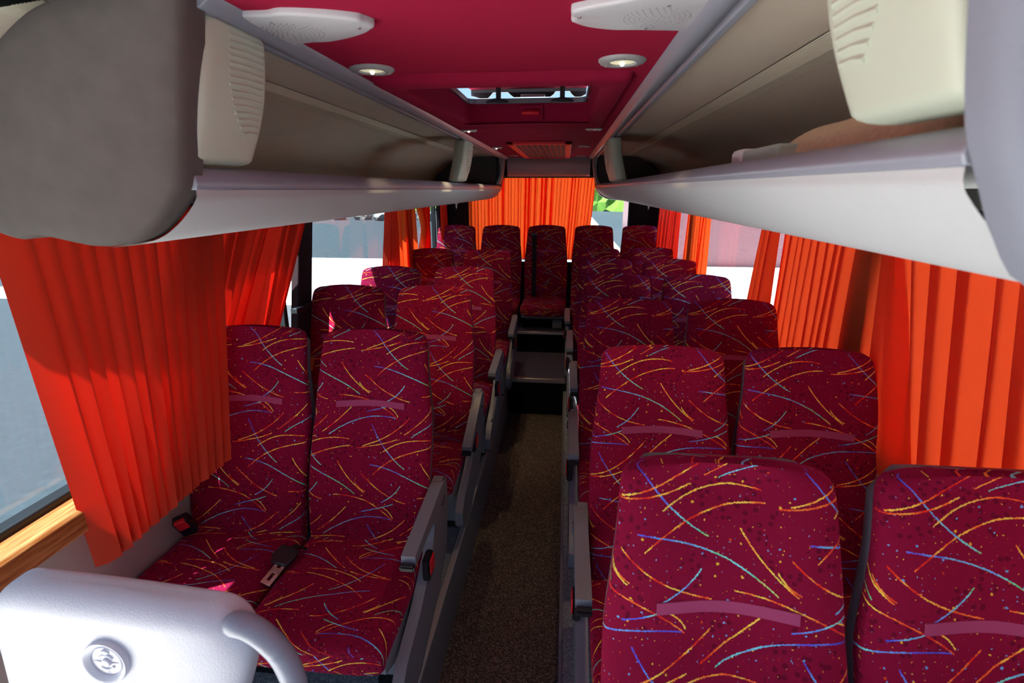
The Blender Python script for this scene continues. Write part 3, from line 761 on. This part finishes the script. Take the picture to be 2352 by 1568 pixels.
# y positions of the rows
LROWS = [1.68, 2.52, 3.20, 4.15]; RROWS = [.86, 1.57, 2.31, 3.01, 3.71, 4.43]
LA = ['aisle seat nearest the camera left of the aisle, behind the grab handle', 'aisle seat lit orange at its top edge, second left of the aisle',
      'aisle seat third from the front left of the aisle', 'aisle seat fourth and last left of the aisle, beside the carpeted step']
LW = ['window seat half hidden by the big pleated curtain at left', 'window seat by the bright left window next to the black pillar',
      'window seat below the gathered curtains on the left, third row', 'window seat fourth on the left, before the rear bench corner']
RA = ['largest aisle seat in the right foreground with sunlit left edge', 'aisle seat behind the largest foreground seat, long armrest beside it',
      'aisle seat third from the front right of the aisle', 'aisle seat fourth from the front right of the aisle', 'aisle seat fifth from the front right of the aisle',
      'aisle seat sixth and last right of the aisle before the rear bench']
RWl = ['window seat in the bottom right photo corner', 'window seat touching the large orange curtain at its shoulder', 'dark window seat third on the right below the pleated curtain',
       'purplish window seat fourth on the right beside the clear window', 'dark window seat fifth on the right', 'window seat sixth and last on the right, before the rear bench']
xsL = [-.655, -.650, -.628, -.620]
for i, y in enumerate(LROWS):
    seat(xsL[i], y, ZP, 'crimson patterned ' + LA[i], 'aisle', -1, arm_tilt=[0, .30, 0, .1][i])
    seat(-1.098, y + [0, -.02, -.03, .05][i], ZP, 'crimson patterned ' + LW[i])
for i, y in enumerate(RROWS):
    seat([.305, .315, .300, .310, .295, .280][i], y, ZP, 'crimson patterned ' + RA[i], 'aisle', 1)
    seat([.752, .765, .755, .765, .745, .735][i], y + [0, .02, .02, .01, 0, .04][i], ZP, 'crimson patterned ' + RWl[i])
for k, (x, lb) in enumerate(((-1.085, 'leftmost seat of the rear bench, partly behind a tied curtain'), (-.635, 'seat of the rear bench second from left'),
                             (-.180, 'middle seat of the rear bench facing the aisle'), (.290, 'seat of the rear bench second from right, by the clear rear glass'), (.762, 'rightmost seat of the rear bench'))):
    seat(x, 5.20 + .03 * k, ZP + .125, 'crimson patterned ' + lb)
struct(boxobj('floor_bench_left', (XL, -.44, 4.62, YR, ZP, ZP + .125), REARF, bevel=0)); struct(boxobj('floor_bench_right', (.03, XR, 4.62, YR, ZP, ZP + .125), REARF, bevel=0)); struct(boxobj('floor_bench_middle', (-.44, .03, 4.90, YR, ZP, ZP + .125), RISER, bevel=0))
bench = empty('bench_plinth', (-.18, 4.62, .31), 'dark carpeted plinth with metal edge under the middle rear seat', 'plinth')
boxobj('plinth_body', (-.255, .205, 0, .10, 0, .195), RISER, bench, bevel=0)
boxobj('plinth_top', (-.255, .205, -.03, .12, .196, .21), REARF, bench, bevel=.003)
boxobj('metal_edge', (-.255, .205, -.042, -.031, .185, .21), ALU, bench, bevel=.003)

# seat belts and loose fittings
root = empty('seat_belt', (-.235, 5.10, 1.36), 'black lap and shoulder belt hanging down the middle rear backrest', 'seat belt')
root.location = (-.30, 5.21, 1.30)
def belt_mesh(path, hw):
    bm = bmesh.new(); R = [[(p[0] - hw, p[1] - .0015, p[2]), (p[0] + hw, p[1] - .0015, p[2]), (p[0] + hw, p[1] + .0015, p[2]), (p[0] - hw, p[1] + .0015, p[2])] for p in path]
    rings_mesh(bm, R); return bm
bp = []
for k in range(12):
    v = .88 - k * .075; y, z = back_front(.1, max(.03, v)); bp.append((-.0 + .012 * k / 11, y - .012 + 5.26 - 5.21, z + ZP + .125 - 1.30))
finish(belt_mesh(bp, .022), 'webbing', BELT, root, angle=30)
bm = bmesh.new(); box(bm, -.035, .035, bp[0][1] - .01, bp[0][1] + .02, bp[0][2] - .01, bp[0][2] + .012); finish(bm, 'guide_loop', BLKPL, root, bevel=.004)

root = empty('seat_belt_tongue', (-.868, 1.30, .66), 'black belt tongue with metal latch lying between the two nearest left seats', 'seat belt')
root.rotation_euler = (.30, .15, -.25)
bm = bmesh.new(); prism(bm, [(-.030, .030), (.030, .036), (.040, .010), (.034, -.028), (-.018, -.036), (-.036, -.012)], 2, -.008, .010); finish(bm, 'tongue_grip', BLKPL, root, bevel=.004)
bm = bmesh.new()
for ex in ((-.006, .006, -.085, -.03), (.018, .030, -.085, -.03), (-.006, .030, -.097, -.083), (-.006, .030, -.058, -.040)): box(bm, *ex, -.001, .002)
finish(bm, 'latch_plate', METAL, root, bevel=.0008)
bm = bmesh.new(); tube(bm, [(.005, .03, 0), (.010, .05, -.01), (.012, .07, -.05)], .012, 8, .3); finish(bm, 'webbing', BELT, root)
root = empty('seat_belt_buckle', (-1.262, 1.375, .70), 'black buckle with red button by the wall under the pleated curtain', 'seat belt')
root.rotation_euler = (.35, -.3, .5)
boxobj('buckle_case', (-.024, .024, -.018, .018, -.05, .03), BLKPL, root, bevel=.005)
boxobj('release_button', (-.018, .016, -.021, -.005, -.01, .032), RED, root, bevel=.003)

# ------------------------------------------------------------ grey moulded shell in the left foreground, with emblem and grab handle
root = empty('partition_panel', (-.68, .60, ZP - .026), 'pale grey moulded seat-back panel with round emblem and curved grab handle', 'partition panel')
def panel_front():
    bm = bmesh.new(); rings = []; n = 72
    x0, x1 = -.235, .208
    cx, hw = (x0 + x1) / 2, (x1 - x0) / 2
    for i in range(56):
        t = i / 55; z = .30 + (1.002 - .30) * (1 - (1 - t) ** 1.8)
        s = max(0, (z - .960) / .042); e = math.sqrt(max(0, 1 - min(1, s) ** 2))
        c = max(0, (z - .91) / .092); ec = 1 - math.sqrt(max(0, 1 - min(1, c) ** 2))
        g = max(0, 1 - abs(z - .74) / .20)
        hwr = hw - .06 * ec - .045 * math.sin(PI / 2 * g) ** 2; hwl = hw - .09 * ec + .03 * max(0, (.85 - z))
        th = .006 + .030 * e
        ring = []
        for k in range(n):
            a = 2 * PI * k / n; ca, sa = math.cos(a), math.sin(a)
            px = math.copysign(abs(ca) ** .36, ca); py = math.copysign(abs(sa) ** .45, sa)
            x = cx + px * (hwr if px > 0 else hwl)
            y = .05 * (z - 1.0) + py * th + .010 * (abs(px) ** 6)
            if sa < 0:
                d = math.hypot((x + .018), (z - .894))
                if d < .066: y += .010 * (.5 + .5 * math.cos(PI * d / .066)) ** .6
            ring.append((x, y, z + .006 * (1 - px * px) - .010 * px))
        rings.append(ring)
    rings_mesh(bm, rings); return bm
finish(panel_front(), 'panel_shell', PANELG, root, angle=80)
em = empty('emblem', (-.018, -.038, .894)); em.parent = root; em.rotation_euler = (PI / 2 - .05, 0, 0); em.scale = (1.04, 1.04, .8)
bm = bmesh.new(); R = [disc_path(0, 0, q, q, z, 48) for q, z in ((.037, -.02), (.0365, .004), (.035, .008), (.033, .0075), (.027, .001), (.0262, .0015), (.0255, .003), (.0248, .002), (.0245, .0))]
rings_mesh(bm, R); eo = finish(bm, 'emblem_ring', plain('emblem_grey', 'C4C8D2', .35), em, angle=50)
bm = bmesh.new()
def blob(cx, cy, rx, ry, h):
    rr = [disc_path(cx, cy, rx * k, ry * k, z, 20) for k, z in ((1, .0), (.96, h * .6), (.8, h * .92), (.4, h), (.05, h))]
    rings_mesh(bm, rr)
blob(0, -.002, .0075, .0075, .0045); blob(0, .0165, .0072, .0042, .003)
for a0, a1, cy in ((20, 160, .002), (205, 345, -.006)):
    tube(bm, [(.0108 * math.cos(math.radians(a0 + (a1 - a0) * k / 8)), cy + .0088 * math.sin(math.radians(a0 + (a1 - a0) * k / 8)), .0006) for k in range(9)], .0022, 8)
finish(bm, 'emblem_relief', eo.data.materials[0], em, angle=60)
bm = bmesh.new()
for (ax_, ay_), (bx_, by_) in (((-.024, 0), (-.009, -.001)), ((.024, -.001), (.009, -.002)), ((.001, .0235), (0, .0205)), ((.002, -.0235), (0, -.0135))):
    dx, dy = bx_ - ax_, by_ - ay_; l = math.hypot(dx, dy); nx, ny = -dy / l * .0011, dx / l * .0011
    v = [bm.verts.new(p) for p in ((ax_, ay_, .0008), (bx_ + nx, by_ + ny, .0008), (bx_ - nx, by_ - ny, .0008))]; bm.faces.new(v)
finish(bm, 'emblem_grooves', plain('groove_blue_grey', '4A5270', .6), em, smooth=False)
hp = smoothpath([(.170, -.006, .945), (.190, -.012, .962), (.214, -.012, .957), (.238, -.008, .930), (.256, -.002, .885), (.265, .0, .82), (.262, -.01, .73), (.245, -.02, .63), (.21, -.03, .55)], 6)
rad = [min(.0175, .010 + .0012 * i) for i in range(len(hp))]
bm = bmesh.new(); tube(bm, hp, [r * 1.1 for r in rad], 16); finish(bm, 'grab_handle', HANDLE, root, angle=80)
boxobj('panel_foot', (-.10, .04, -.05, -.02, .026, .32), GREYP, root, bevel=.005)

# ------------------------------------------------------------ windows
def ribframe(name, s, y0, y1):
    x = XL if s < 0 else XR
    bm = bmesh.new()
    zz0, zz1 = SILL, WTOP
    a, b = (x - .05, x - .005) if s < 0 else (x + .005, x + .05)
    for ex in ((y0, y1, zz0, zz0 + .045), (y0, y1, zz1 - .03, zz1), (y0, y0 + .03, zz0, zz1), (y1 - .03, y1, zz0, zz1)): box(bm, a, b, *ex)
    return finish(bm, 'window_frame', BLACK, None, bevel=.006)
wins = [(-1, .62, 2.30), (-1, 2.44, 4.05), (-1, 4.12, YR - .30), (1, -.9, 1.73), (1, 1.80, 3.95), (1, 4.02, YR - .30)]
for i, (s, y0, y1) in enumerate(wins):
    x = XL - .045 if s < 0 else XR + .045
    g = boxobj('window_%d' % (i + 1), (x - .002, x + .002, y0, y1, SILL, WTOP), GLASS, bevel=0); struct(g)
    f = ribframe('window_frame', s, y0, y1); f.parent = g
g = struct(boxobj('window_7', (WX0, WX1, YR + .03, YR + .034, WZ0, WZ1), GLASS, bevel=0))
bm = bmesh.new()
for ex in ((WX0, WX0 + .02, WZ0, WZ1), (WX1 - .02, WX1, WZ0, WZ1), (WX0, WX1, WZ0, WZ0 + .03), (WX0, WX1, WZ1 - .03, WZ1)): box(bm, ex[0], ex[1], YR - .01, YR + .02, ex[2], ex[3])
finish(bm, 'window_frame', BLACK, g, bevel=.004)
# wooden ledges under the side windows
bm = bmesh.new(); prism(bm, [(XL - .01, SILL + .025), (-1.262, SILL + .022), (-1.252, SILL + .012), (-1.252, SILL - .045), (-1.268, SILL - .05), (XL - .002, SILL - .05)], 1, .48, YR)
struct(finish(bm, 'trim_6', WOODM, bevel=.003))
bm = bmesh.new(); prism(bm, [(XR + .01, SILL + .025), (.958, SILL + .022), (.95, SILL + .012), (.95, SILL - .045), (.962, SILL - .05), (XR + .002, SILL - .05)], 1, -.9, YR)
struct(finish(bm, 'trim_7', WOODM, bevel=.003))
# pillars clad in dark carpet
def pillar(s, y0, y1, lean, x, nm):
    x0 = x; x1 = x + .035 * (-s)
    bm = bmesh.new(); R = []
    for z, d in ((SILL, -lean), (WTOP, 0)):
        R.append([(x0, y0 + d, z), (x1, y0 + d + .01, z), (x1, y1 + d - .01, z), (x0, y1 + d, z)])
    rings_mesh(bm, R); return struct(finish(bm, nm, CARPET, bevel=.006))
pillar(-1, 2.44, 2.60, .20, XL + .005, 'wall_pillar_left_1')
pillar(-1, 4.03, 4.16, 0, XL + .005, 'wall_pillar_left_2')
pillar(-1, 5.28, YR, 0, XL + .005, 'wall_pillar_left_3')
pillar(1, 1.70, 1.82, 0, XR + .034, 'wall_pillar_right_1')
pillar(1, 3.93, 4.04, 0, XR - .005, 'wall_pillar_right_2')
pillar(1, 5.28, YR, 0, XR - .005, 'wall_pillar_right_3')
tag(boxobj('curtain_strap', (-1.288, -1.255, 2.26, 2.40, 1.22, 1.245), BLKPL, bevel=.003), 'black tie strap round the dark pillar by the bright left window', 'strap')
# coat hooks
def hook(x, y, z, label):
    r = empty('coat_hook', (x, y, z), label, 'coat hook', 'metal coat hooks on the rear corners')
    bm = bmesh.new(); prism(bm, [(-.028, .03), (.028, .03), (.022, .012), (.010, 0), (.007, -.05), (-.007, -.05), (-.010, 0), (-.022, .012)], 1, -.006, 0); finish(bm, 'plate', METAL, r, bevel=.002)
    bm = bmesh.new(); tube(bm, [(0, -.004, -.045), (0, -.02, -.05), (0, -.028, -.035)], .004, 8); finish(bm, 'peg', METAL, r)
hook(-1.17, YR, 1.63, 'silver coat hook on the dark rear corner, left of the rear window')
hook(.86, YR, 1.63, 'silver coat hook on the dark rear corner, right of the rear window')

# ------------------------------------------------------------ curtains
def curtain(name, label, x, y0, y1, z0, z1, pleats, depth, inward, mat=CURT, y0b=None, y1b=None, wob=.2, over=.25, jit=.15, seed=1, axis='y', tie=None, rows=12, group=None, sag=0.0, lean=(0, 0), hem=(0, 0)):
    """knife-pleated sheet hanging in the plane x (or y for axis='x'); y0b, y1b give its extent at the hem; tie=(z, frac): gathered there"""
    rnd = random.Random(seed)
    plan = []                                        # (t, d) zigzag: t along, d depth 0..1
    for k in range(pleats):
        a = k / pleats; b = (k + 1) / pleats; j = rnd.uniform(-jit, jit) / pleats
        plan += [(a, 0.0), (a + (b - a) * .5, .62 + rnd.uniform(-.1, .1)), (b + over / pleats + j, 1.0), (b + over * .7 / pleats + j, .85), (b - .02 / pleats, .05)]
    plan.append((1.0, 0))
    amp = [1 + rnd.uniform(-wob, wob) for _ in plan]; ph = [rnd.uniform(0, 6.28) for _ in plan]
    bm = bmesh.new(); G = []
    a0b = y0 if y0b is None else y0b; a1b = y1 if y1b is None else y1b
    for r in range(rows + 1):
        t = r / rows; z = z1 + (z0 - z1) * t; row = []
        for i, (u, d) in enumerate(plan):
            A = y0 + (a0b - y0) * t; B = y1 + (a1b - y1) * t
            g = 1.0
            if tie:
                q = (z - tie[0]) / .16; g = 1 - (1 - tie[1]) * math.exp(-q * q)
                mid = A + (B - A) * tie[2]
                yy = mid + (A + (B - A) * u - mid) * g
            else: yy = A + (B - A) * u
            dd = depth * d * amp[i] * (.55 + .45 * t) + .010 * math.sin(ph[i // 5 * 5] + t * 3.0) * wob * 2 + sag * math.sin(PI * t) * u
            zz = z + t * (hem[0] + (hem[1] - hem[0]) * u); dd += t * (lean[0] + (lean[1] - lean[0]) * u)
            if axis == 'y': row.append(bm.verts.new((x + inward * dd, yy, zz)))
            else: row.append(bm.verts.new((yy, x + inward * dd, zz)))
        G.append(row)
    for r in range(rows):
        for i in range(len(plan) - 1): bm.faces.new((G[r][i], G[r][i + 1], G[r + 1][i + 1], G[r + 1][i]))
    me = bpy.data.meshes.new(name); bm.normal_update(); bm.to_mesh(me); bm.free()
    o = link(name, me, mat, smooth=True); me.set_sharp_from_angle(angle=math.radians(28))
    tag(o, label, 'curtain', group)
    return o
GC = 'orange pleated window curtains'
curtain('window_curtain', 'large sunlit orange-red pleated curtain with stepped hem at far left', -1.262, 1.02, 1.78, .79, 1.735, 14, .036, 1, over=.50, jit=.05, y0b=1.055, y1b=1.42, seed=3, wob=.10, group=GC, lean=(0, .125), hem=(0, .125))
curtain('window_curtain', 'second orange curtain on the left, slanting beside the dark pillar', -1.280, 1.55, 2.42, .99, 1.66, 13, .030, 1, y0b=1.12, y1b=1.92, seed=5, wob=.5, jit=.6, group=GC)
curtain('window_curtain', 'salmon bunched curtain just behind the bright left window', -1.255, 3.56, 3.74, .98, 1.66, 4, .05, 1, y0b=3.36, y1b=3.62, seed=6, wob=.3, group=GC)
curtain('window_curtain', 'wide gathered red curtain on the left above the third window seat', -1.265, 3.72, 4.30, 1.0, 1.66, 8, .03, 1, seed=8, wob=.4, jit=.5, group=GC, mat=CURTR)
curtain('window_curtain', 'short crumpled red curtain tied up before the rear left corner', -1.265, 4.32, 4.78, 1.0, 1.66, 6, .04, 1, y1b=4.62, seed=9, wob=.6, jit=.8, tie=(1.45, .6, .9), group=GC, mat=CURTR)
curtain('window_curtain', 'narrow gathered curtain bundle in front of the rear left corner', -1.235, 5.12, 5.28, 1.05, 1.66, 4, .05, 1, seed=10, wob=.2, group=GC)
curtain('window_curtain', 'broad orange pleated curtain at far right behind the seat shoulder', .982, .36, 1.66, .82, 1.66, 13, .014, -1, seed=21, mat=CURTS, wob=.3, group=GC, y1b=1.40)
curtain('window_curtain', 'narrow pale orange curtain fold between the two wide right curtains', .982, 1.62, 1.80, .86, 1.66, 3, .022, -1, y0b=1.28, y1b=1.80, seed=22, mat=CURTS, wob=.5, group=GC)
curtain('window_curtain', 'pleated orange curtain behind the third right window seat', .982, 1.84, 2.42, .86, 1.66, 9, .014, -1, seed=23, mat=CURTS, wob=.2, group=GC)
curtain('window_curtain', 'dark folded curtain edge beside the clear right window', .945, 2.40, 2.52, .86, 1.66, 3, .05, -1, y0b=2.38, y1b=2.64, seed=24, mat=CURTS, wob=.2, group=GC)
curtain('window_curtain', 'narrow red curtain right of the aisle, beyond the clear right window', .94, 3.50, 4.10, 1.0, 1.66, 8, .02, -1, seed=25, wob=.2, group=GC, mat=CURTR)
curtain('window_curtain', 'red gathered curtain nearest the rear right corner', .93, 4.35, 5.20, 1.0, 1.66, 8, .03, -1, seed=26, wob=.2, group=GC)
curtain('rear_curtain', 'wide glowing orange curtain drawn across the rear window', 5.575, -1.03, -.60, 1.06, 1.915, 12, .018, -1, axis='x', seed=31, mat=CURTR, wob=.3, jit=.5)
curtain('rear_curtain', 'wide glowing orange curtain over the middle of the rear window', 5.575, -.60, .30, 1.06, 1.915, 26, .016, -1, axis='x', seed=32, mat=CURTR, wob=.3, jit=.5, y1b=.235)
bpy.data.objects['rear_curtain']['label'] = 'glowing orange curtain over the left third of the rear window'
struct(boxobj('trim_8', (-1.0, .68, 5.545, 5.56, 1.90, 1.925), GREYD, bevel=.003))

# ------------------------------------------------------------ things on the right rack
root = empty('kraft_bag', (.50, .965, 1.806), 'crumpled brown kraft paper bag lying on the right rack', 'paper bag')
bm = bmesh.new(); R = []
pr = [(.215, .060, .015), (.20, .075, .045), (.15, .088, .075), (.08, .10, .085), (0, .10, .080), (-.08, .10, .090), (-.16, .09, .085), (-.24, .085, .065), (-.27, .06, .03)]
rnd = random.Random(4)
for yy, hw, h in pr:
    R.append([(hw * math.copysign(abs(math.cos(a)) ** .8, math.cos(a)) * (1 + rnd.uniform(-.06, .06)), yy + rnd.uniform(-.008, .008), .022 + max(-.02, .66 * h * math.sin(a)) + rnd.uniform(-.003, .004) + (.02 if math.sin(a) > 0 else 0)) for a in [2 * PI * k / 14 for k in range(14)]])
rings_mesh(bm, R); o = finish(bm, 'bag_body', KRAFT, root, angle=70)
md = o.modifiers.new('s', 'SUBSURF'); md.levels = 1; md.render_levels = 2
bm = bmesh.new(); prism(bm, [(-.06, .03), (.05, .03), (.03, .07), (-.03, .075)], 1, .20, .245); finish(bm, 'folded_end', plain('pale_paper', 'E0D0C4', .8), root, bevel=.006)
root = empty('paper_packet', (.47, 1.11, 1.806), 'flat white and pale green paper packet beside the brown bag', 'packet')
bm = bmesh.new(); box(bm, -.10, .14, -.10, .12, .0, .062); finish(bm, 'green_sleeve', PAPERG, root, bevel=.006)
bm = bmesh.new(); box(bm, -.105, .145, .08, .15, -.0, .066); o = finish(bm, 'white_wrap', PAPERW, root, bevel=.01)
tag(boxobj('dark_folder', (.44, .80, .46, .66, 1.808, 1.834), plain('dark_olive', '2A261A', .5), bevel=.003), 'thin dark folder on the right rack under the blurred ivory bracket', 'folder')

# ------------------------------------------------------------ outside
ASPH = plain('asphalt', '30383F', .95, noise=.35, nscale=9, bump=.3, bscale=30)
CONC = plain('pale_concrete', 'E6E4E0', .9, noise=.06, nscale=3)
def ground(name, ex, z, mat, kind='structure'):
    bm = bmesh.new(); v = [bm.verts.new(p) for p in ((ex[0], ex[2], z), (ex[1], ex[2], z), (ex[1], ex[3], z), (ex[0], ex[3], z))]; bm.faces.new(v)
    o = finish(bm, name, mat, smooth=False); o['kind'] = kind; return o
ground('ground', (-120, 120, -60, 140), -.90, ASPH)
ground('ground_pavement_left', (-16, -1.5, 11.5, 20), -.89, CONC)
ground('ground_pavement_front', (-9, -1.5, -6, 0.6), -.89, CONC)
ground('ground_pavement_right', (1.2, 20, -5, 19), -.89, CONC)  # unseen near part added to bounce light onto the right curtains
ground('ground_pavement_rear', (-1.5, 2.6, 7, 66), -.885, CONC)
# rocky bank far on the left
rk = random.Random(11)
ROCK = plain('grey_rock', '9A9690', .95, noise=.3, nscale=1.2)
for k in range(10):
    bm = bmesh.new(); bmesh.ops.create_icosphere(bm, subdivisions=2, radius=1)
    for v in bm.verts: v.co *= 1 + rk.uniform(-.18, .18)
    bmesh.ops.scale(bm, vec=(rk.uniform(.6, .85), rk.uniform(.6, 1.2), rk.uniform(.4, .8)), verts=bm.verts)
    o = finish(bm, 'rock', ROCK, loc=(-31 + k * 2.1, 46 + rk.uniform(-1, 1), -.6), smooth=False)
    tag(o, 'pale rock on the bank seen through the left window', 'rock', 'rocks on the bank outside the left window')
# clay coloured wall outside the right window
m, t, b = base('clay_wall_sheet'); L = t.links.new
tc = N(t, 'ShaderNodeTexCoord'); wv = N(t, 'ShaderNodeTexWave'); wv.bands_direction = 'Y'; wv.inputs['Scale'].default_value = 1.6; wv.inputs['Distortion'].default_value = .2
L(tc.outputs['Object'], wv.inputs['Vector'])
cr = N(t, 'ShaderNodeValToRGB'); L(wv.outputs['Fac'], cr.inputs[0]); e = cr.color_ramp.elements
e[0].position = .9; e[0].color = lin('8C5A62'); e[1].position = 1; e[1].color = lin('B88C96'); L(cr.outputs[0], b.inputs['Base Color'])
root = empty('warehouse', (8.6, 30.2, -.9), 'mauve sheet-clad building outside the clear right window', 'building')
boxobj('cladding', (-4.5, 4, -11, 8, 0, 6), m, root, bevel=0)
boxobj('roof', (-4.8, 4.3, -11.3, 8.3, 6, 6.3), GREYD, root, bevel=0)
# hedge behind the bus
GRN = plain('hedge_green', '6E9A2E', .9, noise=.5, nscale=3)
bm = bmesh.new(); bmesh.ops.create_grid(bm, x_segments=60, y_segments=10, size=1)
for v in bm.verts:
    u, q = v.co.x, v.co.y; a = (q + 1) / 2 * PI
    v.co = Vector((u * 30 + 8, 70 - 3 * math.cos(a) * 1 + rk.uniform(-.5, .5), -.9 + 5.0 * math.sin(a) * .9 + rk.uniform(-.5, .5)))
o = finish(bm, 'hedge', GRN, smooth=False); o['kind'] = 'stuff'; tag(o, 'green hedge far behind the bus through the rear glass', 'hedge')
